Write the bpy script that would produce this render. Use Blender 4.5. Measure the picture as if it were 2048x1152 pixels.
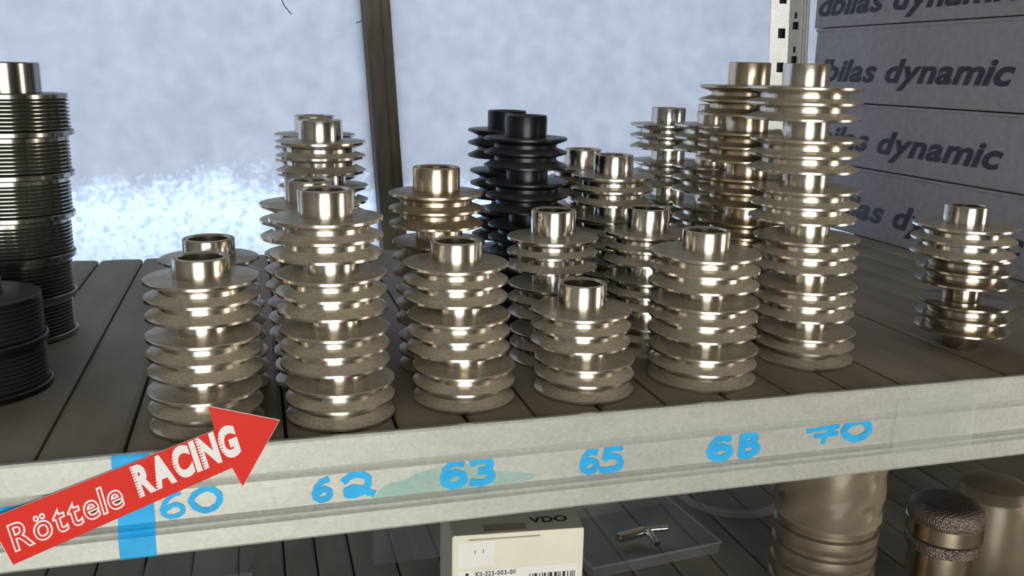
import bpy, bmesh, math, random
from mathutils import Matrix, Vector
random.seed(7)
for o in list(bpy.data.objects): bpy.data.objects.remove(o)
sc = bpy.context.scene
col = sc.collection

# ---------------------------------------------------------------- camera, world, lights, exposure
S = 0.22                 # one layout unit in metres
SHELF = 1.25             # height of the shelf surface above the floor
def V(x, y, z):          # layout units (eye at 0,0,0, shelf surface at z=-1) -> world metres
    return Vector((x*S, y*S, SHELF+(z+1)*S))

cam_d = bpy.data.cameras.new('camera'); cam = bpy.data.objects.new('camera', cam_d); col.objects.link(cam)
cam_d.sensor_width = 36; cam_d.lens = 36*1805/2048; cam_d.clip_start = 0.01
Rm = [[0.9623093, -0.0454503, 0.2681326], [-0.2712618, -0.2308831, 0.9344036], [0.0194384, -0.9719194, -0.2345099]]
m = Matrix.Identity(4)
for i in range(3):
    m[i][0] = Rm[i][0]; m[i][1] = -Rm[i][1]; m[i][2] = -Rm[i][2]; m[i][3] = V(0, 0, 0)[i]
cam.matrix_world = m
sc.camera = cam

w = bpy.data.worlds.new('world'); sc.world = w; w.use_nodes = True
bg = w.node_tree.nodes['Background']; bg.inputs[0].default_value = (.80, .86, 1, 1); bg.inputs[1].default_value = .5

def area(name, loc, rot, sx, sy, energy, color):
    l = bpy.data.lights.new(name, 'AREA'); l.shape = 'RECTANGLE'; l.size = sx; l.size_y = sy
    l.energy = energy; l.color = color
    o = bpy.data.objects.new(name, l); col.objects.link(o); o.location = loc; o.rotation_euler = rot
    return o
area('doorway_daylight', (-.50, -2.74, 1.17), (math.radians(90), 0, 0), 1.9, 2.3, 82, (1, .97, .90))
area('side_window_daylight', (2.74, -.85, 1.25), (0, math.radians(90), 0), 1.3, .8, 20, (1, .86, .72))
area('rear_window_daylight', (-.2, 1.95, 1.7), (math.radians(-90), 0, 0), 3.0, 2.0, 52, (.88, .93, 1))
sc.view_settings.view_transform = 'Standard'; sc.view_settings.look = 'None'
sc.view_settings.gamma = 1; sc.view_settings.use_curve_mapping = False
sc.view_settings.exposure = 0.0

# ---------------------------------------------------------------- materials
def newmat(name):
    mt = bpy.data.materials.new(name); mt.use_nodes = True
    nt = mt.node_tree; return mt, nt, nt.nodes['Principled BSDF'], nt.nodes['Material Output']
def N(nt, t, **kw):
    n = nt.nodes.new(t)
    for k, v in kw.items(): setattr(n, k, v)
    return n
def ramp(nt, src, p0, c0, p1, c1):
    r = N(nt, 'ShaderNodeValToRGB'); r.color_ramp.elements[0].position = p0; r.color_ramp.elements[1].position = p1
    r.color_ramp.elements[0].color = (*c0, 1); r.color_ramp.elements[1].color = (*c1, 1)
    nt.links.new(src, r.inputs[0]); return r.outputs[0]
def noise(nt, scale, detail=4, coord='Object', vec_scale=None):
    tc = N(nt, 'ShaderNodeTexCoord'); n = N(nt, 'ShaderNodeTexNoise')
    n.inputs['Scale'].default_value = scale; n.inputs['Detail'].default_value = detail
    src = tc.outputs[coord]
    if vec_scale:
        mp = N(nt, 'ShaderNodeMapping'); mp.inputs['Scale'].default_value = vec_scale
        nt.links.new(src, mp.inputs[0]); src = mp.outputs[0]
    nt.links.new(src, n.inputs['Vector']); return n.outputs['Fac']
def math_n(nt, op, a, b):
    n = N(nt, 'ShaderNodeMath', operation=op); n.use_clamp = True
    for i, v in enumerate((a, b)):
        if isinstance(v, (int, float)): n.inputs[i].default_value = v
        else: nt.links.new(v, n.inputs[i])
    return n.outputs[0]

def plain(name, c, rough=.6, metal=0, var=.12, scale=40, bump=0, coord='Object', vec_scale=None, spec=.5):
    mt, nt, b, out = newmat(name)
    f = noise(nt, scale, 5, coord, vec_scale)
    lo = tuple(max(0, x*(1-var)) for x in c); hi = tuple(min(1, x*(1+var)) for x in c)
    nt.links.new(ramp(nt, f, .3, lo, .7, hi), b.inputs['Base Color'])
    b.inputs['Roughness'].default_value = rough; b.inputs['Metallic'].default_value = metal
    b.inputs['Specular IOR Level'].default_value = spec
    if bump:
        bp = N(nt, 'ShaderNodeBump'); bp.inputs['Strength'].default_value = bump; bp.inputs['Distance'].default_value = .002
        nt.links.new(f, bp.inputs['Height']); nt.links.new(bp.outputs[0], b.inputs['Normal'])
    return mt

def steel(name, c, rough, dust=(.46, .42, .335), amount=1.0, metal=1.0):
    """turned metal; grime dulls it in patches, dust lies on faces that look up"""
    mt, nt, b, out = newmat(name)
    f = noise(nt, 60, 4)
    oi = N(nt, 'ShaderNodeObjectInfo')
    f2 = math_n(nt, 'ADD', math_n(nt, 'MULTIPLY', f, .7), math_n(nt, 'MULTIPLY', oi.outputs['Random'], .3))
    nt.links.new(ramp(nt, f2, .3, tuple(x*.80 for x in c), .7, c), b.inputs['Base Color'])
    b.inputs['Metallic'].default_value = metal
    r = N(nt, 'ShaderNodeMapRange'); r.inputs[3].default_value = rough*.75; r.inputs[4].default_value = rough*1.35
    nt.links.new(f, r.inputs[0]); nt.links.new(r.outputs[0], b.inputs['Roughness'])
    d = N(nt, 'ShaderNodeBsdfPrincipled'); d.inputs['Roughness'].default_value = .75
    fine = noise(nt, 400, 3)
    nt.links.new(ramp(nt, fine, .3, tuple(x*.8 for x in dust), .7, tuple(x*1.15 for x in dust)), d.inputs['Base Color'])
    g = N(nt, 'ShaderNodeNewGeometry'); sx = N(nt, 'ShaderNodeSeparateXYZ'); nt.links.new(g.outputs['Normal'], sx.inputs[0])
    mr = N(nt, 'ShaderNodeMapRange'); mr.inputs[1].default_value = .55; mr.inputs[2].default_value = .95
    nt.links.new(sx.outputs['Z'], mr.inputs[0])
    big = noise(nt, 35, 3)
    mr2 = N(nt, 'ShaderNodeMapRange'); mr2.inputs[1].default_value = .25; mr2.inputs[2].default_value = .6
    mr2.inputs[3].default_value = .62*amount; mr2.inputs[4].default_value = .92*amount
    nt.links.new(big, mr2.inputs[0])
    fac = math_n(nt, 'MULTIPLY', mr.outputs[0], mr2.outputs[0])
    mx = N(nt, 'ShaderNodeMixShader'); nt.links.new(fac, mx.inputs[0])
    nt.links.new(b.outputs[0], mx.inputs[1]); nt.links.new(d.outputs[0], mx.inputs[2])
    nt.links.new(mx.outputs[0], out.inputs[0]); return mt

def galvanised(name, c, rough, metal=.7):
    mt, nt, b, out = newmat(name)
    tc = N(nt, 'ShaderNodeTexCoord'); vo = N(nt, 'ShaderNodeTexVoronoi'); vo.inputs['Scale'].default_value = 420
    nt.links.new(tc.outputs['Object'], vo.inputs['Vector'])
    f = noise(nt, 60, 8, vec_scale=(.35, 1, 1))
    sp = N(nt, 'ShaderNodeSeparateXYZ'); nt.links.new(vo.outputs['Color'], sp.inputs[0])
    mixf = math_n(nt, 'ADD', math_n(nt, 'MULTIPLY', sp.outputs[0], .3), math_n(nt, 'MULTIPLY', f, .7))
    nt.links.new(ramp(nt, mixf, .25, tuple(x*.82 for x in c), .7, c), b.inputs['Base Color'])
    b.inputs['Metallic'].default_value = metal; b.inputs['Roughness'].default_value = rough
    return mt

def clear_plastic(name, c=(.9, .92, .9), opacity=.055, rough=.10):
    mt, nt, b, out = newmat(name)
    b.inputs['Base Color'].default_value = (*c, 1); b.inputs['Roughness'].default_value = rough
    tr = N(nt, 'ShaderNodeBsdfTransparent'); tr.inputs[0].default_value = (.95, .96, .95, 1)
    mx = N(nt, 'ShaderNodeMixShader')
    f = noise(nt, 25, 4); lw = N(nt, 'ShaderNodeLayerWeight'); lw.inputs[0].default_value = .35
    fac = math_n(nt, 'ADD', math_n(nt, 'MULTIPLY', f, opacity), math_n(nt, 'MULTIPLY', lw.outputs['Facing'], opacity*1.6))
    nt.links.new(fac, mx.inputs[0]); nt.links.new(tr.outputs[0], mx.inputs[1]); nt.links.new(b.outputs[0], mx.inputs[2])
    nt.links.new(mx.outputs[0], out.inputs[0]); return mt

M = {}
M['steel'] = steel('turned_steel', (.80, .75, .65), .20)
M['steel_cool'] = steel('turned_steel_cool', (.78, .76, .70), .16)
M['steel_warm'] = steel('turned_steel_warm', (.72, .62, .46), .22, (.27, .23, .16))
M['steel_clean'] = steel('turned_steel_clean', (.66, .61, .53), .18, amount=.12)
M['black'] = steel('black_oxide_steel', (.035, .037, .045), .30, (.09, .09, .085), .7, .8)
M['ribbed'] = steel('ribbed_steel', (.34, .33, .30), .16, (.12, .115, .10), .8)
M['galv'] = galvanised('galvanised_beam', (.60, .62, .57), .42, .3)
M['galv_post'] = galvanised('galvanised_post', (.72, .74, .72), .38)
M['slat'] = plain('dusty_slat', (.285, .25, .195), .7, 0, .22, 18, .15, vec_scale=(1, .35, 1), spec=.25)
M['tray'] = plain('dark_tray', (.03, .03, .028), .8)
M['blue'] = plain('blue_paint', (.03, .45, .92), .5, 0, .12, 60, spec=.3)
M['teal'] = clear_plastic('pale_teal_smear', (.25, .72, .70), .40, .5)
M['red'] = plain('red_vinyl', (.74, .026, .014), .45, 0, .04, 20, spec=.2)
M['white'] = plain('white_print', (.86, .86, .86), .45, 0, .03, 20, spec=.25)
M['carton'] = plain('grey_carton', (.295, .29, .305), .8, 0, .10, 90, .1)
M['ink'] = plain('black_ink', (.012, .014, .022), .5, 0, .2, 60)
M['ivory'] = plain('ivory_cardboard', (.80, .79, .66), .65, 0, .05, 30)
M['paper'] = plain('white_paper', (.85, .85, .82), .6, 0, .03, 30)
M['mud'] = plain('torn_cardboard', (.42, .38, .30), .8, 0, .15, 60)
M['clear'] = clear_plastic('clear_plastic')
M['film'] = clear_plastic('shrink_film', (.30, .25, .18), .55, .25)
M['tape'] = clear_plastic('clear_tape', (.75, .78, .72), .22, .3)
M['alu'] = plain('cast_aluminium', (.25, .205, .15), .38, .6, .2, 50, .1)
M['knurl'] = plain('knurled_steel', (.22, .175, .16), .4, .8, .3, 80)
M['mullion'] = plain('weathered_mullion', (.13, .115, .095), .8, 0, .25, 40, .1, vec_scale=(3, 3, .4))
M['plaster'] = plain('plaster', (.26, .25, .23), .9, 0, .08, 6, .1)
M['concrete'] = plain('concrete', (.20, .19, .175), .85, 0, .2, 5, .1)
M['cyan'] = plain('pale_blue_plastic', (.20, .48, .58), .4)
M['hair'] = plain('dark_scratch', (.05, .05, .08), .8)

def pane_mat():
    """frosted glass; the frost has come off in a ragged band along the bottom"""
    mt, nt, b, out = newmat('frosted_glass')
    nt.nodes.remove(b)
    tc = N(nt, 'ShaderNodeTexCoord'); sp = N(nt, 'ShaderNodeSeparateXYZ'); nt.links.new(tc.outputs['Object'], sp.inputs[0])
    n1 = noise(nt, 16, 3); n2 = noise(nt, 130, 6)
    # object z is metres above shelf surface
    a = math_n(nt, 'MULTIPLY', n1, .10); c = N(nt, 'ShaderNodeMath', operation='MULTIPLY_ADD')
    nt.links.new(n2, c.inputs[0]); c.inputs[1].default_value = .11; nt.links.new(a, c.inputs[2])
    d = N(nt, 'ShaderNodeMath', operation='ADD'); nt.links.new(sp.outputs['Z'], d.inputs[0]); nt.links.new(c.outputs[0], d.inputs[1])
    mr = N(nt, 'ShaderNodeMapRange'); mr.inputs[1].default_value = .143; mr.inputs[2].default_value = .173
    mr.inputs[3].default_value = 1; mr.inputs[4].default_value = 0; nt.links.new(d.outputs[0], mr.inputs[0])
    n3 = noise(nt, 45, 8)
    frost = ramp(nt, n3, .3, (.485, .505, .55), .7, (.545, .565, .60))
    n4 = noise(nt, 120, 3)
    bare = ramp(nt, n4, .35, (.52, .61, .76), .5, (.73, .79, .86))
    mc = N(nt, 'ShaderNodeMix', data_type='RGBA'); nt.links.new(mr.outputs[0], mc.inputs[0])
    nt.links.new(frost, mc.inputs[6]); nt.links.new(bare, mc.inputs[7])
    t = N(nt, 'ShaderNodeBsdfTranslucent'); nt.links.new(mc.outputs[2], t.inputs[0])
    gl = N(nt, 'ShaderNodeBsdfDiffuse'); gl.inputs[0].default_value = (.25, .26, .3, 1)
    mx = N(nt, 'ShaderNodeMixShader'); mx.inputs[0].default_value = .12
    nt.links.new(t.outputs[0], mx.inputs[1]); nt.links.new(gl.outputs[0], mx.inputs[2]); nt.links.new(mx.outputs[0], out.inputs[0])
    return mt
M['pane'] = pane_mat()

def knurl_bump(mt):
    nt = mt.node_tree; b = nt.nodes['Principled BSDF']
    tc = N(nt, 'ShaderNodeTexCoord'); vo = N(nt, 'ShaderNodeTexVoronoi'); vo.inputs['Scale'].default_value = 700
    nt.links.new(tc.outputs['Object'], vo.inputs['Vector'])
    bp = N(nt, 'ShaderNodeBump'); bp.inputs['Strength'].default_value = .8; bp.inputs['Distance'].default_value = .001
    nt.links.new(vo.outputs['Distance'], bp.inputs['Height']); nt.links.new(bp.outputs[0], b.inputs['Normal'])
knurl_bump(M['knurl'])

# ---------------------------------------------------------------- helpers
def link(name, me, mat=None, parent=None, loc=None):
    o = bpy.data.objects.new(name, me); col.objects.link(o)
    if mat is not None and me is not None and not me.materials: me.materials.append(M[mat])
    if parent: o.parent = parent
    if loc is not None: o.location = loc
    return o
def tag(o, label=None, cat=None, group=None, kind=None):
    for k, v in (('label', label), ('category', cat), ('group', group), ('kind', kind)):
        if v: o[k] = v
    return o
def empty(name, loc):
    o = bpy.data.objects.new(name, None); col.objects.link(o); o.location = loc; o.empty_display_size = .02; return o
def mesh(name, verts, faces, smooth=None):
    me = bpy.data.meshes.new(name); me.from_pydata([tuple(v) for v in verts], [], faces); me.update()
    bm = bmesh.new(); bm.from_mesh(me); bmesh.ops.recalc_face_normals(bm, faces=bm.faces); bm.to_mesh(me); bm.free()
    if smooth is not None:
        me.polygons.foreach_set('use_smooth', [True]*len(me.polygons)); me.set_sharp_from_angle(angle=math.radians(smooth))
    return me
def lathe(name, prof, seg=56, closed=True, mat=None, caps=False):
    vs, fs = [], []; n = len(prof)
    for i in range(seg):
        a = 2*math.pi*i/seg
        for r, z in prof: vs.append((r*math.cos(a)*S, r*math.sin(a)*S, z*S))
    for i in range(seg):
        j = (i+1) % seg
        for k in range(n if closed else n-1):
            l = (k+1) % n
            fs.append((i*n+k, j*n+k, j*n+l, i*n+l))
    if caps:
        fs.append([i*n for i in range(seg)]); fs.append([i*n+n-1 for i in range(seg)])
    me = mesh(name, vs, fs, 28)
    if mat: me.materials.append(M[mat])
    return me
def box_bm(bm, x0, x1, y0, y1, z0, z1):
    vs = [bm.verts.new(p) for p in ((x0,y0,z0),(x1,y0,z0),(x1,y1,z0),(x0,y1,z0),(x0,y0,z1),(x1,y0,z1),(x1,y1,z1),(x0,y1,z1))]
    for f in ((0,3,2,1),(4,5,6,7),(0,1,5,4),(1,2,6,5),(2,3,7,6),(3,0,4,7)): bm.faces.new([vs[i] for i in f])
def boxes_mesh(name, bxs, bevel=0):
    """boxes in metres, joined into one mesh"""
    bm = bmesh.new()
    for b in bxs: box_bm(bm, *b)
    if bevel: bmesh.ops.bevel(bm, geom=list(bm.edges), offset=bevel, segments=2, affect='EDGES', profile=.6)
    me = bpy.data.meshes.new(name); bm.to_mesh(me); bm.free(); return me
def ubox(x0, x1, y0, y1, z0, z1):   # layout units -> metres box
    a = V(x0, y0, z0); b = V(x1, y1, z1); return (a.x, b.x, a.y, b.y, a.z, b.z)
def prism(name, pts, depth, axes='xz', smooth=None):
    """polygon (metres, 2D) extruded by depth along y"""
    n = len(pts)
    vs = [(p[0], 0, p[1]) for p in pts] + [(p[0], depth, p[1]) for p in pts]
    fs = [tuple(range(n)), tuple(range(2*n-1, n-1, -1))] + [(i, (i+1) % n, n+(i+1) % n, n+i) for i in range(n)]
    return mesh(name, vs, fs, smooth)
def extrude_x(name, prof, x0, x1, closed=True):
    """(y,z) profile in metres swept along x"""
    n = len(prof)
    vs = [(x0, y, z) for y, z in prof] + [(x1, y, z) for y, z in prof]
    fs = [(i, (i+1) % n, n+(i+1) % n, n+i) for i in range(n if closed else n-1)]
    if closed: fs += [tuple(range(n)), tuple(range(2*n-1, n-1, -1))]
    return mesh(name, vs, fs)
def glyph_mesh(name, body, offset, shear):
    cu = bpy.data.curves.new(name, 'FONT'); cu.body = body; cu.size = 1; cu.offset = offset; cu.shear = shear
    cu.resolution_u = 6
    o = bpy.data.objects.new(name, cu); col.objects.link(o)
    bpy.context.view_layer.update()
    me = bpy.data.meshes.new_from_object(o.evaluated_get(bpy.context.evaluated_depsgraph_get()))
    bpy.data.objects.remove(o); bpy.data.curves.remove(cu); return me
def text_mesh(name, body, offset=0.0, shear=0.0, gap=.1, spans=None):
    """letters set one by one, gap between their unsheared outlines"""
    vs, fs = [], []; x = 0
    for k, ch in enumerate(body):
        if ch == ' ': x += .30; continue
        flat = glyph_mesh(name, ch, 0, 0); xs = [v.co.x for v in flat.vertices]; x0, x1 = min(xs), max(xs)
        g = glyph_mesh(name, ch, offset, shear); base = len(vs)
        for v in g.vertices: vs.append((v.co.x-x0+x, v.co.y, 0))
        fs += [tuple(base+i for i in p.vertices) for p in g.polygons]
        if spans is not None: spans.append((x, x+x1-x0))
        x += x1-x0+gap
        bpy.data.meshes.remove(flat); bpy.data.meshes.remove(g)
    me = bpy.data.meshes.new(name); me.from_pydata(vs, [], fs); me.update(); return me
def bounds2(me):
    xs = [v.co.x for v in me.vertices]; ys = [v.co.y for v in me.vertices]
    return min(xs), max(xs), min(ys), max(ys)
def place_text(me, origin, ux, uz, length, xh, ref=None, baseline0=True):
    """lay text in a plane: length along ux, cap height xh along uz (metres)"""
    x0, x1, y0, y1 = ref or bounds2(me)
    cap = .73
    for v in me.vertices:
        u = (v.co.x-x0)/(x1-x0)*length; t = v.co.y/cap*xh
        v.co = origin+ux*u+uz*t
    me.update(); return me
def stroke_mesh(name, polys, width, y):
    """painted brush strokes on an x-z plane, in layout units"""
    bm = bmesh.new()
    for pl in polys:
        pts = [V(p[0], y, p[1]) for p in pl]; hw = width*S/2
        sm = []
        for i in range(len(pts)-1):            # Catmull-Rom
            p0 = pts[max(i-1, 0)]; p1 = pts[i]; p2 = pts[i+1]; p3 = pts[min(i+2, len(pts)-1)]
            for k in range(5):
                t = k/5
                sm.append(.5*((2*p1)+(p2-p0)*t+(2*p0-5*p1+4*p2-p3)*t*t+(3*p1-p0-3*p2+p3)*t**3))
        sm.append(pts[-1])
        prev = None
        for i, p in enumerate(sm):
            p = p-Vector((0, i*6e-6, 0))
            d = (sm[min(i+1, len(sm)-1)]-sm[max(i-1, 0)]).normalized(); nrm = Vector((-d.z, 0, d.x))
            ww = hw*(1+.12*math.sin(i*1.7))
            if i == 0 : p = p-d*hw*.5
            if i == len(sm)-1: p = p+d*hw*.5
            pr = (bm.verts.new(p+nrm*ww), bm.verts.new(p-nrm*ww))
            if prev: bm.faces.new((prev[0], pr[0], pr[1], prev[1]))
            prev = pr
    me = bpy.data.meshes.new(name); bm.to_mesh(me); bm.free(); return me

LEAN = -.05    # the rack and everything standing in it leans a little to the left

# ---------------------------------------------------------------- room
def struct(name, me, mat): return tag(link(name, me, mat), kind='structure')
X0, X1, Y0, Y1, H = -2.6, 2.8, -2.8, 1.30, 2.7
struct('floor', boxes_mesh('floor', [(X0, X1, Y0, Y1+.2, -.1, 0)]), 'concrete')
struct('ceiling', boxes_mesh('ceiling', [(X0, X1, Y0, Y1+.2, H, H+.1)]), 'plaster')
struct('wall_left', boxes_mesh('wall_left', [(X0-.1, X0, Y0, Y1+.2, 0, H)]), 'plaster')
wy0, wy1, wz0, wz1 = -1.25, -.45, .60, 1.9
struct('wall_right', boxes_mesh('wall_right', [(X1, X1+.1, Y0, wy0, 0, H), (X1, X1+.1, wy1, Y1+.2, 0, H), (X1, X1+.1, wy0, wy1, 0, wz0), (X1, X1+.1, wy0, wy1, wz1, H)]), 'plaster')
dx0, dx1, dz1 = -1.45, .45, 2.32
struct('wall_front', boxes_mesh('wall_front', [(X0, dx0, Y0-.1, Y0, 0, H), (dx1, X1, Y0-.1, Y0, 0, H), (dx0, dx1, Y0-.1, Y0, dz1, H)]), 'plaster')
ax0, ax1, az0, az1 = -1.75, 1.02, SHELF-.10, 2.45
struct('wall_back', boxes_mesh('wall_back', [(X0, ax0, Y1, Y1+.18, 0, H), (ax1, X1, Y1, Y1+.18, 0, H), (ax0, ax1, Y1, Y1+.18, 0, az0), (ax0, ax1, Y1, Y1+.18, az1, H)]), 'plaster')
win = tag(empty('window_1', (0, Y1+.02, SHELF)), kind='structure')
def lean_box(name, xb, xt, w_, y0, y1, z0, z1):      # upright bar whose foot is at xb and head at xt
    vs = [(xb, y0, z0), (xb+w_, y0, z0), (xb+w_, y1, z0), (xb, y1, z0), (xt, y0, z1), (xt+w_, y0, z1), (xt+w_, y1, z1), (xt, y1, z1)]
    return mesh(name, vs, [(0,3,2,1),(4,5,6,7),(0,1,5,4),(1,2,6,5),(2,3,7,6),(3,0,4,7)])
K = (Y1/S)/4.98
mzb, mzt = az0-SHELF, az1-SHELF
def mx(z, base, slope): return (base+slope*z/S)*S     # x at height z above shelf
bl, sl = .668*K, -.0627
for nm, xa, xb_ in (('pane', ax0, None), ('pane', None, ax1)):
    b0 = xa if xa is not None else mx(mzb, bl, sl)+.03
    b1 = xb_ if xb_ is not None else mx(mzb, bl, sl)+.01
    t0 = xa if xa is not None else mx(mzt, bl, sl)+.03
    t1 = xb_ if xb_ is not None else mx(mzt, bl, sl)+.01
    me = mesh(nm, [(b0, .03, mzb), (b1, .03, mzb), (b1, .034, mzb), (b0, .034, mzb), (t0, .03, mzt), (t1, .03, mzt), (t1, .034, mzt), (t0, .034, mzt)],
              [(0,3,2,1),(4,5,6,7),(0,1,5,4),(1,2,6,5),(2,3,7,6),(3,0,4,7)])
    link(nm, me, 'pane', win)
wm = .034
mu = link('mullion', lean_box('mullion', mx(mzb, bl, sl), mx(mzt, bl, sl), wm*.62, -.012, .045, mzb, mzt), 'mullion', win)
link('mullion_rebate', lean_box('mullion_rebate', mx(mzb, bl, sl)+wm*.66, mx(mzt, bl, sl)+wm*.66, wm*.46, .002, .045, mzb, mzt), 'mullion', mu)
link('mullion_groove', lean_box('mullion_groove', mx(mzb, bl, sl)+wm*.62, mx(mzt, bl, sl)+wm*.62, wm*.04, .020, .045, mzb, mzt), 'tray', mu)
for nm, b in (('window_sill', (ax0, ax1, -.10, .16, mzb-.03, mzb)), ('window_head', (ax0, ax1, -.0, .10, mzt-.04, mzt))):
    link(nm, boxes_mesh(nm, [b], .003), 'mullion', win)

for pl in ([(.21, .41), (.222, .375), (.245, .345), (.268, .318)], [(.675, .278), (.70, .288), (.722, .298), (.738, .288)]):
    hm = stroke_mesh('hairline_crack', [pl], .006, (Y1+.0495)/S); hm.transform(Matrix.Translation(-win.location)); link('hairline_crack', hm, 'hair', win)
# ---------------------------------------------------------------- rack
shelf = tag(empty('shelf', V(0, 2.36, -1)), 'slatted galvanised shelf with blue painted numbers along its front beam', 'shelf')
low_shelf = tag(empty('shelf', V(0, 2.36, -2.3)), 'lower slatted shelf carrying the ivory box, below the numbered beam', 'shelf')
def rk(name, me, mat, parent):           # mesh given in world metres, made a part of a thing
    root = parent
    while root.parent: root = root.parent
    me.transform(Matrix.Translation(-root.location)); return link(name, me, mat, parent)
DX0, DX1 = -2.3, 5.3
joints = [-.16, .05, .20, .362, .57, .778, .99, 1.206, 1.42, 1.643, 1.86, 2.07, 2.28, 2.51]
x = -.37
while x > DX0: joints.insert(0, x); x -= .215
x = 2.73
while x < DX1: joints.append(x); x += .215
joints.sort()
def deck(z, own):
    t = rk('deck_tray', boxes_mesh('deck_tray', [ubox(DX0, DX1, 2.46, 4.99, z-.10, z-.035)]), 'tray', own)
    for a, b in zip(joints[:-1], joints[1:]):
        wd = (b-a)*S; g = .0011
        n = 7; prof = []
        zt = random.uniform(-.0004, .0004)
        pts = [(g, -.007), (g, -.0022), (g+.003, -.0006), (wd/2, 0), (wd-g-.003, -.0006), (wd-g, -.0022), (wd-g, -.007)]
        y0, y1 = 2.385*S, 5.0*S
        vs = [(a*S+px, y0, SHELF+(z+1)*S+pz+zt) for px, pz in pts]+[(a*S+px, y1, SHELF+(z+1)*S+pz+zt) for px, pz in pts]
        fs = [(i, (i+1) % n, n+(i+1) % n, n+i) for i in range(n)]+[tuple(range(n)), tuple(range(2*n-1, n-1, -1))]
        me = mesh('slat', vs, fs)
        rk('slat', me, 'slat', t)
    return t
deck(-1.0, shelf); deck(-2.3, low_shelf)

def yz(y, z): p = V(0, y, z); return (p.y, p.z)
front = [(2.380, -.992), (2.362, -.990), (2.358, -.997), (2.36, -1.078), (2.368, -1.086), (2.362, -1.094), (2.366, -1.104), (2.378, -1.110),
         (2.378, -1.196), (2.370, -1.203), (2.362, -1.208), (2.368, -1.217), (2.357, -1.226), (2.356, -1.280), (2.362, -1.288)]
back = [(2.45, -1.288), (2.45, -1.275), (2.392, -1.275), (2.392, -1.03), (2.392, -1.01)]
def beam(zoff, own, x0=DX0, x1=DX1):
    me = extrude_x('front_beam', [yz(y, z+zoff) for y, z in front+back], x0*S, x1*S)
    return rk('front_beam', me, 'galv', own)
bm1 = beam(0, shelf); beam(-1.3, low_shelf)
def wrap(name, x0, x1, mat, i0, i1, off=.0016):    # strip hugging the beam's front profile
    pr = front[i0:i1]
    o1 = [yz(y-off, z) for y, z in pr]
    me = extrude_x(name, o1, x0*S, x1*S, False); return rk(name, me, mat, bm1)
wrap('blue_stripe', -.392, -.300, 'blue', 1, 15)
wrap('blue_patch', -.72, -.56, 'blue', 7, 9)
tp = [(2.352, -1.035), (2.352, -1.235)]
rk('clear_tape', extrude_x('clear_tape', [yz(y, z) for y, z in tp], 2.01*S, 2.33*S, False), 'tape', bm1)
# painted numbers: strokes in a unit box (0..1), fitted to the spot where each number stands
G6 = [[(.78, .98), (.42, .86), (.12, .5), (.10, .2), (.40, .02), (.80, .12), (.86, .38), (.55, .52), (.2, .34)]]
G6r = [[(.85, .92), (.40, .95), (.12, .55), (.10, .22), (.45, .02), (.85, .15), (.85, .42), (.5, .55), (.2, .38)]]
G0 = [[(.5, .98), (.15, .72), (.08, .4), (.4, .04), (.8, .15), (.95, .55), (.75, .9), (.45, .98)]]
G2 = [[(.08, .72), (.35, .96), (.75, .88), (.82, .5), (.6, .14), (.25, .05), (.15, .25), (.4, .38), (.7, .2), (.98, .02)]]
G3 = [[(.1, .9), (.5, .98), (.85, .85), (.75, .6), (.45, .52)], [(.45, .52), (.85, .45), (.9, .2), (.55, .03), (.1, .08)]]
G5 = [[(.95, .96), (.3, .92)], [(.3, .92), (.22, .55)], [(.22, .55), (.6, .62), (.9, .45), (.88, .12), (.4, .04), (.05, .06)]]
G8 = [[(.12, .02), (.15, .95)], [(.15, .95), (.6, .98), (.8, .78), (.55, .55), (.2, .52)], [(.2, .52), (.7, .5), (.95, .25), (.6, .03), (.12, .02)]]
G7 = [[(.02, .80), (.45, .86), (.92, .92)], [(.85, .92), (.62, .5), (.5, .02)], [(.25, .46), (.9, .50)]]
def number(gs, x0, x1, z0a, z1a, z0b, z1b, width, split=.5, gap=.06, w2=None):
    W = x1-x0; me = None
    for k, (g, za, zb) in enumerate(zip(gs, (z0a, z0b), (z1a, z1b))):
        xa = x0 if k == 0 else x0+W*(split+gap/2); xb = x0+W*(split-gap/2) if k == 0 else x1
        pol = [[(xa+(xb-xa)*p[0], za+(zb-za)*p[1]) for p in pl] for pl in g]
        st = stroke_mesh('painted_digit', pol, width if k == 0 or not w2 else w2, 2.3765-.0004*k)
        rk('painted_digit', st, 'blue', bm1)
number((G6, G0), -.285, -.128, -1.188, -1.118, -1.180, -1.112, .013, .44, .06, .017)
number((G6, G2), .117, .285, -1.185, -1.122, -1.182, -1.116, .018, .38, .16, .020)
number((G6r, G3), .482, .637, -1.185, -1.110, -1.185, -1.110, .022, .5, .06)
number((G6r, G5), .912, 1.045, -1.186, -1.118, -1.188, -1.112, .020, .44, .04)
number((G6r, G8), 1.338, 1.516, -1.188, -1.116, -1.185, -1.116, .024, .55, .14)
number((G7, G0), 1.690, 1.935, -1.172, -1.112, -1.170, -1.104, .015, .54, .02, .024)
sm = [(.283, -1.196), (.30, -1.172), (.33, -1.155), (.38, -1.148), (.405, -1.132), (.46, -1.122), (.50, -1.116), (.62, -1.116), (.64, -1.150), (.72, -1.162), (.78, -1.178), (.74, -1.194), (.5, -1.196)]
me = mesh('paint_smear', [V(a, 2.3773, b) for a, b in sm], [tuple(range(len(sm)))])
rk('paint_smear', me, 'teal', bm1)
sm = [(.60, -1.2005), (.78, -1.2), (.80, -1.206), (.70, -1.214), (.62, -1.212)]

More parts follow.
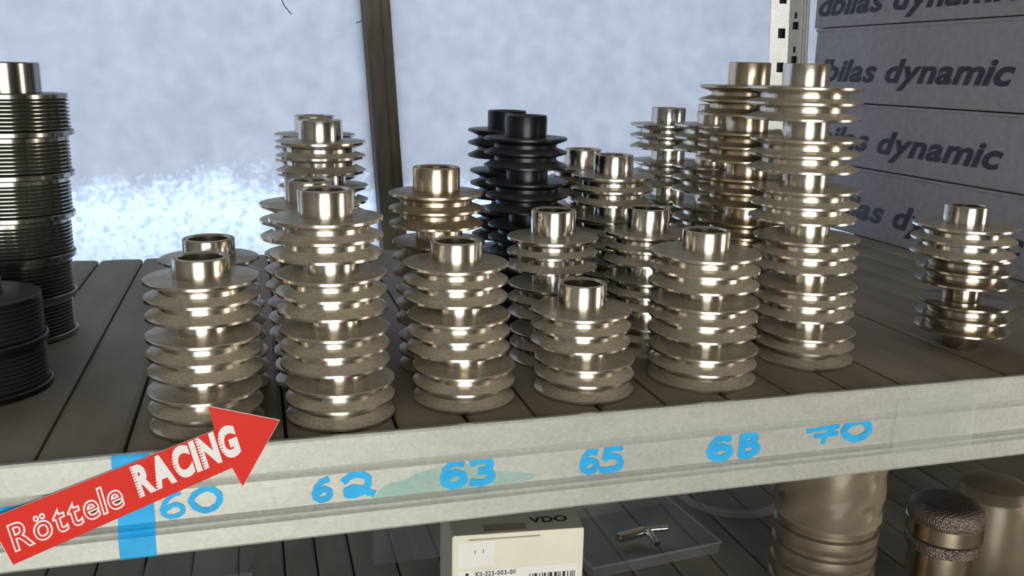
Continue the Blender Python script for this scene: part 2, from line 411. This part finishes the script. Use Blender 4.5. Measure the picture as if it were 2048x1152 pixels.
# perforated uprights
def panel(u0, u1, v0, v1, holes):
    us = sorted({u0, u1, *[h[0] for h in holes], *[h[1] for h in holes]}); vs_ = sorted({v0, v1, *[h[2] for h in holes], *[h[3] for h in holes]})
    cells = []
    for a, b in zip(us[:-1], us[1:]):
        for c, d in zip(vs_[:-1], vs_[1:]):
            mu_, mv = (a+b)/2, (c+d)/2
            if not any(h[0] < mu_ < h[1] and h[2] < mv < h[3] for h in holes): cells.append((a, b, c, d))
    return cells
def upright(xc, yc, label, lean=LEAN):
    """omega profile post, xc = left edge at shelf level, layout units"""
    z0, z1 = -1-SHELF/S, 1.6
    pit = .2015
    ks = [k for k in range(-33, 12)]
    t = None
    def pt(x_, y_, z): return V(xc+x_+lean*(z+1), yc+y_, z)
    def strip(name, xa, ya, xb, yb, holes, parent, mat='galv_post'):
        hs = [(h[0], h[1], h[2], h[3]) for h in holes]
        cells = panel(0, 1, z0, z1, hs); vs, fs = [], []
        dirx, diry = xb-xa, yb-ya; L = math.hypot(dirx, diry); nx, ny = -diry/L*.012, dirx/L*.012
        for a, b, c, d in cells:
            base = len(vs)
            for dy in (0, 1):
                for u, v in ((a, c), (b, c), (b, d), (a, d)): vs.append(pt(xa+dirx*u+nx*dy, ya+diry*u+ny*dy, v))
            fs += [tuple(base+i for i in q) for q in ((0,1,2,3),(7,6,5,4),(0,4,5,1),(1,5,6,2),(2,6,7,3),(3,7,4,0))]
        return rk(name, mesh(name, vs, fs), mat, parent)
    zb = .221-8*pit-1e-4
    side_h = [(.42, .80, .221+k*pit, .279+k*pit) for k in ks]
    key_h = [(.40, .60, .340+k*pit, .376+k*pit) for k in ks]+[(.28, .74, .275+k*pit, .320+k*pit) for k in ks]
    side = [h for h in side_h if z0 < h[2] and h[3] < z1]; key = [h for h in key_h if z0 < h[2] and h[3] < z1]
    root = tag(empty('rack_upright', V(xc+.12, yc, -1)-Vector((0, 0, SHELF))), label, 'post', 'rack uprights')
    p = strip('slotted_face', 0, .03, .112, 0, side, root)
    strip('keyhole_face', .118, .012, .206, .012, key, root)
    strip('ridge', .108, -.008, .120, -.008, [], root)
    strip('ridge', .212, -.004, .222, -.004, [], root)
    strip('ridge', .234, -.004, .246, -.004, [], root)
    strip('web', .206, .014, .240, .03, [], root)
    strip('interior_shade', .06, .07, .24, .07, [], root, 'tray')  # near-black sheet: shade of the hollow post painted in behind its holes
    strip('side_web', .244, .0, .25, .07, [], root)
    return p
upright(3.115, 5.03, 'perforated galvanised upright beside the printed cartons')

# ---------------------------------------------------------------- red arrow sticker
arrow = tag(empty('arrow_sticker', V(-.3, 2.352, -1.10)), 'red arrow sticker reading Röttele RACING stuck across the beam', 'sticker')
AO = arrow.location.copy()
apts = [(-.690, -1.128), (-.133, -.938), (-.144, -.870), (.034, -.925), (-.069, -1.106), (-.094, -1.049), (-.646, -1.261)]
me = prism('backing', [((V(a, 0, b)-AO).x, (V(a, 0, b)-AO).z) for a, b in apts], .0006)
link('backing', me, 'white', arrow)
me = prism('red_face', [((V(a, 0, b)-AO).x*.994, (V(a, 0, b)-AO).z*.994) for a, b in apts], .0004)
link('red_face', me, 'red', arrow, (0, -.0004, 0))
def arrow_text(name, body, p0, p1, cap, off, mat, yoff, ref=None, shear=.22, gap=.1, spans=None):
    a = V(p0[0], 2.352, p0[1])-AO; b = V(p1[0], 2.352, p1[1])-AO
    ux = (b-a).normalized(); uz = Vector((-ux.z, 0, ux.x))
    me = text_mesh(name, body, off, shear, gap, spans); r = ref or bounds2(me)
    place_text(me, a+Vector((0, yoff, 0)), ux, uz, (b-a).length, cap*S, r)
    link(name, me, mat, arrow); return r
r = arrow_text('outline_lettering', 'Röttele', (-.637, -1.222), (-.361, -1.122), .075, .038, 'white', -.0007, gap=.12)
arrow_text('lettering_fill', 'Röttele', (-.637, -1.222), (-.361, -1.122), .075, -.014, 'red', -.0010, r, gap=.12)
spans = []
r = arrow_text('bold_lettering', 'RACING', (-.332, -1.103), (-.060, -1.000),   .082, .058, 'white', -.0007, gap=.17, shear=.24, spans=spans)
# fine speed lines cut into the left side of each bold letter
vs, fs = [], []
for x0, x1 in spans:
    if x1-x0 < .2: continue
    for k in range(11):
        y = -.02+k*.07; ln = .10+.05*((k*7) % 3)
        xa = x0-.09+.24*y; xb = x0-.02+.24*y+ln*.6; n0 = len(vs)
        vs += [(xa, y, 0), (xb, y+.008, 0), (xb, y+.014, 0), (xa, y+.030, 0)]; fs.append((n0, n0+1, n0+2, n0+3))
me = bpy.data.meshes.new('speed_lines'); me.from_pydata(vs, [], fs); me.update()
a_ = V(-.332, 2.352, -1.103)-AO; b_ = V(-.060, 2.352, -1.000)-AO
ux = (b_-a_).normalized(); uz = Vector((-ux.z, 0, ux.x))
place_text(me, a_+Vector((0, -.0010, 0)), ux, uz, (b_-a_).length, .082*S, r); link('speed_lines', me, 'red', arrow)

# ---------------------------------------------------------------- grooved pulleys
BH = .112; RH = .078
cache = {}
def pulley_parts(D, mat):
    k = (round(D, 4), mat)
    if k in cache: return cache[k]
    R = D/2; rc = R*.755; c = .003
    bot = lathe('flange', [(.03, 0), (R-c, 0), (R, .0015), (R, .0085), (R-c, .0105), (rc, .027), (.03, .027)], mat=mat)
    mid = lathe('flange', [(rc-.012, .0405), (rc, .0405), (R-c, .0510), (R, .0525), (R, .0600), (R-c, .0615), (rc, .0735), (rc-.012, .0735)], mat=mat)
    top = lathe('flange', [(.03, .0865), (rc, .0865), (R-c, .1010), (R, .1025), (R, .1095), (R-c, .1115), (R*.6, BH), (.03, BH)], mat=mat)
    core = lathe('groove_core', [(rc-.02, .020), (rc-.0005, .020), (rc-.0005, .093), (rc-.02, .093)], mat=mat)
    cache[k] = (bot, mid, top, core); return cache[k]
def hub_mesh(hh, mat, rh=RH):
    k = ('hub', round(hh, 4), mat, rh)
    if k not in cache:
        t = BH+hh; b = rh*.76
        cache[k] = lathe('hub', [(b, BH-.006), (b, t-.006), (b+.004, t-.001), (b+.006, t), (rh-.005, t), (rh-.0015, t-.0015), (rh, t-.005), (rh, BH-.001), (rh-.004, BH-.006)], 48, mat=mat)
    return cache[k]
def pulley(x, y, z, D, hh, mat, label, group, flip=False, rh=RH):
    """z = layout height of the underside"""
    o = empty('grooved_pulley', V(x, y, z))
    tag(o, label, 'pulley', group)
    if flip:
        o.rotation_euler = (math.pi, 0, 0); o.location.z += (BH+hh)*S
    bot, mid, top, core = pulley_parts(D, mat)
    for me in (top, mid, bot): link('flange', me, None, o)
    link('groove_core', core, None, o); link('hub', hub_mesh(hh, mat, rh), None, o)
    return o
ORD = {1: 'topmost', 2: 'second from the top', 3: 'third from the top', 4: 'fourth from the top', 5: 'fifth from the top', 6: 'lowest'}
def stack(xb, y, xt, n, D, tophub, mat, where, pitch=.166, D0=None, kind='steel'):
    """n pulleys; xb, xt = x of the lowest and the topmost one"""
    for i in range(n):
        t = i/(n-1) if n > 1 else 0
        xx = xb+(xt-xb)*t+random.uniform(-.003, .003)
        yy = y+random.uniform(-.003, .003)
        d = (D0 or D)+(D-(D0 or D))*t
        d *= random.choice((1, 1, .99, 1.0))
        last = i == n-1
        od = n-i
        word = 'lowest' if i == 0 and n > 1 else ORD[od]
        pulley(xx, yy, -1+i*pitch, d, tophub if last else pitch-BH, mat,
               f'{kind} grooved pulley, {word} {where}', 'grooved pulleys stacked on the shelf')
stack(-.163, 2.58, -.154, 3, .315, .056, 'steel', 'of the front stack behind the red arrow tip', .159)
stack(-.130, 2.897, -.150, 3, .298, .060, 'steel', 'of the short stack behind the arrow-tip stack', .154)
stack(.215, 2.563, .186, 4, .318, .076, 'steel', 'of the front stack just right of the arrow', .160)
stack(.190, 2.886, .164, 4, .316, .070, 'steel', 'of the second stack back, right of the arrow', .158)
stack(.260, 3.32, .230, 5, .318, .072, 'steel_cool', 'of the third stack back, left of the mullion', .158)
stack(.268, 3.67, .233, 5, .316, .070, 'steel', 'of the rearmost stack left of the mullion', .158)
stack(.598, 2.618, .573, 3, .318, .064, 'steel', 'of the front stack above the teal smear', .162)
stack(.608, 2.95, .580, 4, .314, .082, 'steel_warm', 'of the brownish stack beside the dark mullion', .164)
stack(1.028, 3.586, .993, 5, .315, .074, 'black', 'of the left rear black stack', .164, kind='black')
stack(1.015, 3.262, .979, 5, .314, .080, 'black', 'of the right front black stack', .162, kind='black')
stack(.994, 2.609, .982, 2, .322, .082, 'steel', 'of the shortest front stack', .160)
stack(1.006, 2.94, .985, 3, .318, .092, 'steel_cool', 'of the stack behind the shortest one')
stack(1.384, 3.31, 1.354, 4, .324, .078, 'steel_cool', 'of the nearer stack right of black stacks')
stack(1.376, 3.64, 1.346, 4, .322, .072, 'steel', 'of the farther stack right of black stacks')
stack(1.435, 2.633, 1.412, 3, .362, .070, 'steel', 'of the front stack left of the tallest', .162)
stack(1.381, 2.982, 1.361, 3, .318, .084, 'steel_cool', 'of the mid stack between both front stacks')
stack(1.870, 3.855, 1.833, 5, .343, .072, 'steel_cool', 'of the slender rear stack by the window')
stack(1.904, 2.75, 1.81, 6, .385, .074, 'steel', 'of the tallest front stack', .171, .348)
stack(1.862, 3.132, 1.814, 6, .365, .084, 'steel_warm', 'of the brassy stack behind the tallest', .170, .352)
stack(1.922, 3.5, 1.883, 5, .343, .080, 'steel', 'of the hidden stack behind the brassy one', .171)
# lone stack at the right: two pulleys upside down under one upright
hx, hy = 2.586, 2.737
grp = 'grooved pulleys stacked on the shelf'
pulley(hx, hy, -1, .345, .072, 'steel_clean', 'dark upside-down grooved pulley, lowest of the lone right stack', grp, True, .066)
pulley(hx-.022, hy, -1+BH+.072, .345, .070, 'steel_clean', 'upside-down grooved pulley, middle of the lone right stack', grp, True, .066)
pulley(hx-.05, hy, -1+2*BH+.142, .365, .070, 'steel_cool', 'pale grooved pulley with bright hub, topmost of the lone right stack', grp)

# ---------------------------------------------------------------- ribbed belt pulleys at the left edge
def ribbed_parts(R, pit, mat):
    prof = [(.06, .020)]
    z = .022; n = 8; step = (pit-.022-.018)/n
    for i in range(n):
        prof += [(R-.016, z), (R, z+step*.35), (R, z+step*.6)]; z += step
    prof += [(R-.016, z), (R-.002, z+.002), (R-.002, pit-.002), (R-.006, pit), (.06, pit)]
    band = lathe('ribbed_band', prof, 64, mat=mat)
    fl = lathe('flange', [(.06, 0), (R+.004, 0), (R+.008, .003), (R+.008, .017), (R+.004, .020), (.06, .020)], 64, mat=mat)
    return band, fl
def ribbed(x, y, z, parts, label, group, hub=None):
    o = empty('ribbed_pulley', V(x, y, z)); tag(o, label, 'pulley', group)
    link('ribbed_band', parts[0], None, o); link('flange', parts[1], None, o)
    if hub: link('hub', hub, None, o)
    return o
pit = .148
rp = ribbed_parts(.186, pit, 'ribbed')
hb = lathe('hub', [(.07, pit-.005), (.07, pit+.100), (.076, pit+.106), (.098, pit+.106), (.102, pit+.102), (.102, pit-.005)], 56, mat='ribbed')
for i in range(6):
    words = ['lowest', 'fifth from the top', 'fourth from the top', 'third from the top', 'second from the top', 'topmost']
    ribbed(-.872+.010*i, 3.63, -1+i*pit, rp, f'steel ribbed belt pulley, {words[i]} of the tower at the left edge' + (', with hub' if i == 5 else ''), 'ribbed belt pulleys at the left', hb if i == 5 else None)
rb = ribbed_parts(.20, .15, 'black')
hb2 = lathe('hub', [(.05, .145), (.05, .205), (.088, .205), (.092, .201), (.092, .145)], 48, mat='black')
for i in range(2):
    ribbed(-.86+.0*i, 3.02, -1+i*.15, rb, f'black ribbed belt pulley cut off by the left edge, {"lower" if i == 0 else "upper"} of two', 'black ribbed pulleys at the left', hb2 if i == 1 else None)

# ---------------------------------------------------------------- printed cartons at the right
def carton(i, z0, z1, y0, y1, label, base, toff=0):
    o = tag(empty('carton', V(3.74, y0, z0)), label, 'box', 'flat grey cartons stacked at the right')
    a, b = V(3.74, y0, z0), V(5.1, y1, z1)
    body = boxes_mesh('carton_body', [(0, b.x-a.x, 0, b.y-a.y, 0.0008, b.z-a.z-.002)], .0018); link('carton_body', body, 'carton', o)
    lid = boxes_mesh('lid_edge', [(-.0012, b.x-a.x+.0012, -.0012, b.y-a.y+.0012, (b.z-a.z)*.965-.001, b.z-a.z-.0005)], .0006); link('lid_edge', lid, 'carton', o)
    me = text_mesh('printed_name', 'dbilas dynamic', .030, .28, .11)
    ys, ye = 5.60+toff, 3.84+toff
    place_text(me, Vector((-.0006, (ys-y0)*S, (base-z0)*S)), Vector((0, -1, 0)), Vector((0, 0, 1)), (ys-ye)*S, .140*S)
    link('printed_name', me, 'ink', o)
    return o
carton(3, -1, -.566, 2.75, 5.62, 'grey printed carton at the bottom of the stack on the shelf', -.885, -.22)
carton(2, -.566, -.165, 2.8, 5.66, 'grey printed carton second from the bottom of the stack', -.455)
carton(1, -.165, .316, 2.78, 5.60, 'grey printed carton third from the bottom, its lettering fully in view', -.025)
carton(0, .316, .76, 2.76, 5.64, 'grey printed carton at the top edge of the photo, lettering cut off', .40)

# ---------------------------------------------------------------- things on the lower shelf
LZ = -2.3
def at(x, y, z=LZ): return V(x, y, z)
bx = tag(empty('parts_box', at(.565, 2.62)), 'ivory cardboard parts box with barcode label under the beam', 'box')
bx.rotation_euler.z = math.radians(-6)
bw, bd, bh = .445*S, .42*S, .818*S
link('box_body', boxes_mesh('box_body', [(0, bw, 0, bd, 0, bh-.0012)], .0012), 'ivory', bx)
link('lid_flap', boxes_mesh('lid_flap', [(.001, bw-.001, -.0006, bd-.002, bh-.0012, bh)], .0004), 'ivory', bx)
def sticker(name, x0, x1, z0, z1, mat, y=-.0004):
    b = [((x0-.565)*S, (x1-.565)*S, y, .0, (z0-LZ)*S, (z1-LZ)*S)]
    return link(name, boxes_mesh(name, b), mat, bx)
sticker('paper_label', .583, .706, -1.60, -1.508, 'paper', -.0003)
sticker('paper_label', .583, .99, -1.80, -1.612, 'paper', -.0003)
sticker('tear', .62, .86, -1.503, -1.4995, 'mud', -.0007)
sticker('pen_stroke', .640, .642, -1.552, -1.538, 'ink', -.0006); sticker('pen_stroke', .668, .670, -1.550, -1.538, 'ink', -.0006)
sticker('print_mark', .610, .620, -1.665, -1.622, 'ink', -.0006)
xx = .826
bc = []
rr = random.Random(3)
while xx < .985:
    wd = rr.choice((.003, .003, .006, .009)); bc.append(((xx-.565)*S, (xx+wd-.565)*S, -.0007, 0, (-1.72-LZ)*S, (-1.640-LZ)*S)); xx += wd+rr.choice((.003, .004, .007))
link('barcode', boxes_mesh('barcode', bc), 'ink', bx)
me = text_mesh('printed_number', 'X11-323-003-011', .012, 0, .17)
place_text(me, Vector(((.64-.565)*S, -.0007, (-1.635-LZ)*S)), Vector((1, 0, 0)), Vector((0, 0, 1)), .138*S, .017*S); link('printed_number', me, 'ink', bx)
me = text_mesh('printed_name', 'VDO', .02, 0, .10)
place_text(me, Vector(((.835-.565)*S, .0105, bh+.0004)), Vector((1, 0, 0)), Vector((0, 1, 0)), .13*S, .040*S); link('printed_name', me, 'ink', bx)
link('tape_scuff', boxes_mesh('tape_scuff', [(.11*S, .25*S, .002, .012, bh, bh+.0002)]), 'mud', bx)

def lathe_thing(name, x, y, parts, label, cat, group=None):
    o = tag(empty(name, at(x, y)), label, cat, group)
    for nm, prof, mat in parts: link(nm, lathe(nm, prof, 64, mat=mat), None, o)
    return o
# wrapped ringed sleeve
rings = [(.15, 0)]
z = 0
for i in range(7):
    rings += [(.195, z), (.203, z+.012), (.205, z+.030), (.203, z+.056), (.192, z+.064), (.192, z+.078)]; z += .082
rings += [(.195, z), (.195, z+.02), (.15, z+.02)]
sl_ = lathe_thing('ringed_sleeve', 2.165, 2.86, [('ringed_body', rings, 'alu'), ('smooth_collar', [(.15, z+.02), (.197, z+.02), (.199, z+.03), (.197, .86), (.19, .885), (.15, .89)], 'alu')],
            'dusty ringed metal sleeve wrapped in plastic film, below the 70', 'metal part')
bmf = bmesh.new()
nseg, nz = 72, 16; ring = []
for k in range(nz+1):
    zz = z+.02+(.90-z-.02)*k/nz; rw = []
    for i in range(nseg):
        a = 2*math.pi*i/nseg
        r_ = .206+.006*math.sin(a*3+k*.5)*math.sin(k*.4)+.004*math.sin(a*7-k*.9)+random.uniform(-.001, .001)
        if abs(a-5.15) < .09: r_ += .010*math.exp(-((a-5.15)/.05)**2)
        rw.append(bmf.verts.new((r_*math.cos(a)*S, r_*math.sin(a)*S, zz*S)))
    ring.append(rw)
for k in range(nz):
    for i in range(nseg): bmf.faces.new((ring[k][i], ring[k][(i+1) % nseg], ring[k+1][(i+1) % nseg], ring[k+1][i]))
fm = bpy.data.meshes.new('plastic_wrap'); bmf.to_mesh(fm); bmf.free()
fm.polygons.foreach_set('use_smooth', [True]*len(fm.polygons)); link('plastic_wrap', fm, 'film', sl_)
# knurled fitting
ro = .145
lathe_thing('knurled_fitting', 2.66, 2.76, [
    ('base_sleeve', [(.05, 0), (.12, 0), (.125, .01), (.125, .43), (.05, .43)], 'steel_warm'),
    ('knurled_ring', [(.05, .43), (ro-.008, .43), (ro, .436), (ro, .472), (ro-.006, .478), (.05, .478)], 'knurl'),
    ('dark_gap', [(.05, .478), (ro-.014, .478), (ro-.014, .488), (.05, .488)], 'tray'),
    ('steel_band', [(.05, .488), (ro, .488), (ro+.004, .492), (ro+.004, .552), (ro, .556), (.05, .556)], 'steel_warm'),
    ('knurled_cap', [(0.001, .556), (ro-.002, .556), (ro+.001, .562), (ro+.001, .585), (ro-.006, .605), (ro-.024, .622), (ro-.05, .632), (.001, .636)], 'knurl')],
    'knurled dome-topped metal fitting with polished band on the lower shelf', 'metal part')
# wrapped cylinder behind
cy = lathe_thing('wrapped_cylinder', 3.30, 3.16, [('cylinder_body', [(.02, 0), (.15, 0), (.16, .01), (.16, .36), (.15, .39), (.02, .40)], 'alu')],
            'round-topped metal cylinder in clear film behind the knurled fitting', 'metal part')
link('plastic_wrap', lathe('plastic_wrap', [(.17, .0), (.186, .03), (.19, .1), (.188, .32), (.175, .40), (.145, .445), (.10, .46), (.001, .463)], 64, closed=False), 'film', cy)
# clear plastic things
def thin_box(name, x, y, wx, wy, hz, label, rot=0):
    o = tag(empty(name, at(x, y)), label, 'plastic box'); o.rotation_euler.z = rot
    t = .0006; a, b, c = wx*S, wy*S, hz*S
    link('tray_shell', boxes_mesh('tray_shell', [(0, a, 0, t, 0, c), (0, a, b-t, b, 0, c), (0, t, t, b-t, 0, c), (a-t, a, t, b-t, 0, c), (0, a, 0, b, -.0002+.0004, t)]), 'clear', o)
    link('rim', boxes_mesh('rim', [(-.002, a+.002, -.002, 0, c-.001, c), (-.002, a+.002, b, b+.002, c-.001, c), (-.002, 0, 0, b, c-.001, c), (a, a+.002, 0, b, c-.001, c)]), 'tape', o)
    return o
tb = thin_box('clear_tray', .455, 3.88, .62, .8, .20, 'clear plastic tray left of the ivory box on the lower shelf')
tc_ = thin_box('clear_tray', 1.43, 3.52, .70, .55, .06, 'flat clear plastic tray right of the ivory box holding a small fitting', math.radians(6))
# small shiny fitting
ft = tag(empty('small_fitting', at(1.66, 3.78, LZ+.012)), 'small shiny metal fitting lying in the flat clear tray', 'metal part')
def cyl_part(name, p0, p1, r, parent, mat):
    d = Vector(p1)-Vector(p0); me = lathe(name, [(.0005, 0), (r*.9, 0), (r, .004), (r, d.length/S-.004), (r*.9, d.length/S), (.0005, d.length/S)], 20, mat=mat)
    o = link(name, me, None, parent); o.location = p0; o.rotation_euler = d.to_track_quat('Z', 'Y').to_euler(); return o
cyl_part('barrel', (0, 0, .006), (.032, .004, .008), .026, ft, 'steel_cool')
cyl_part('nozzle', (.03, .004, .010), (.058, -.006, .014), .016, ft, 'steel_cool')
cyl_part('spigot', (.036, 0, .010), (.038, -.022, .0055), .018, ft, 'steel_cool')
# clear dome
dm = tag(empty('clear_cup', at(2.50, 4.18)), 'clear plastic cup standing on the lower shelf behind the tray', 'cup')
link('cup_wall', lathe('cup_wall', [(.30, .0), (.30, .02), (.27, .03), (.26, .25), (.24, .36), (.18, .42), (.001, .44)], 64, closed=False), 'clear', dm)
link('cup_rim', lathe('cup_rim', [(.27, 0), (.31, 0), (.318, .012), (.31, .024), (.27, .024)], 64, mat='tape'), None, dm)
# pale blue container
pb = tag(empty('blue_container', at(3.62, 4.42)), 'pale blue plastic container at the back of the lower shelf', 'container')
link('container_body', lathe('container_body', [(.02, 0), (.10, 0), (.11, .01), (.11, .16), (.10, .18), (.02, .18)], 40, mat='cyan'), None, pb)
link('container_lid', lathe('container_lid', [(.02, .18), (.115, .18), (.118, .19), (.115, .22), (.02, .225)], 40, mat='cyan'), None, pb)
bag = tag(empty('plastic_pouch', at(-.62, 3.95)), 'clear plastic pouch lying under the left end of the beam', 'plastic bag')
bv, bf = [], []
nx_, ny_ = 14, 10
for j in range(ny_+1):
    for i in range(nx_+1):
        u, v = i/nx_, j/ny_
        hgt = .035*(math.sin(math.pi*u)*math.sin(math.pi*v))**.5+.003*math.sin(9*u+4*v)*math.sin(math.pi*u)*math.sin(math.pi*v)
        bv.append((u*.11+.01*math.sin(3*v), v*.10, .001+hgt))
for j in range(ny_):
    for i in range(nx_): a = j*(nx_+1)+i; bf.append((a, a+1, a+nx_+2, a+nx_+1))
nv = len(bv); bv += [(p[0], p[1], .0006) for p in bv]; bf += [tuple(nv+i for i in reversed(f)) for f in bf[:nx_*ny_]]
link('pouch_film', mesh('pouch_film', bv, bf, 60), 'clear', bag)
link('pouch_seal', boxes_mesh('pouch_seal', [(.0, .115, -.006, 0, .0005, .0012)]), 'tape', bag)
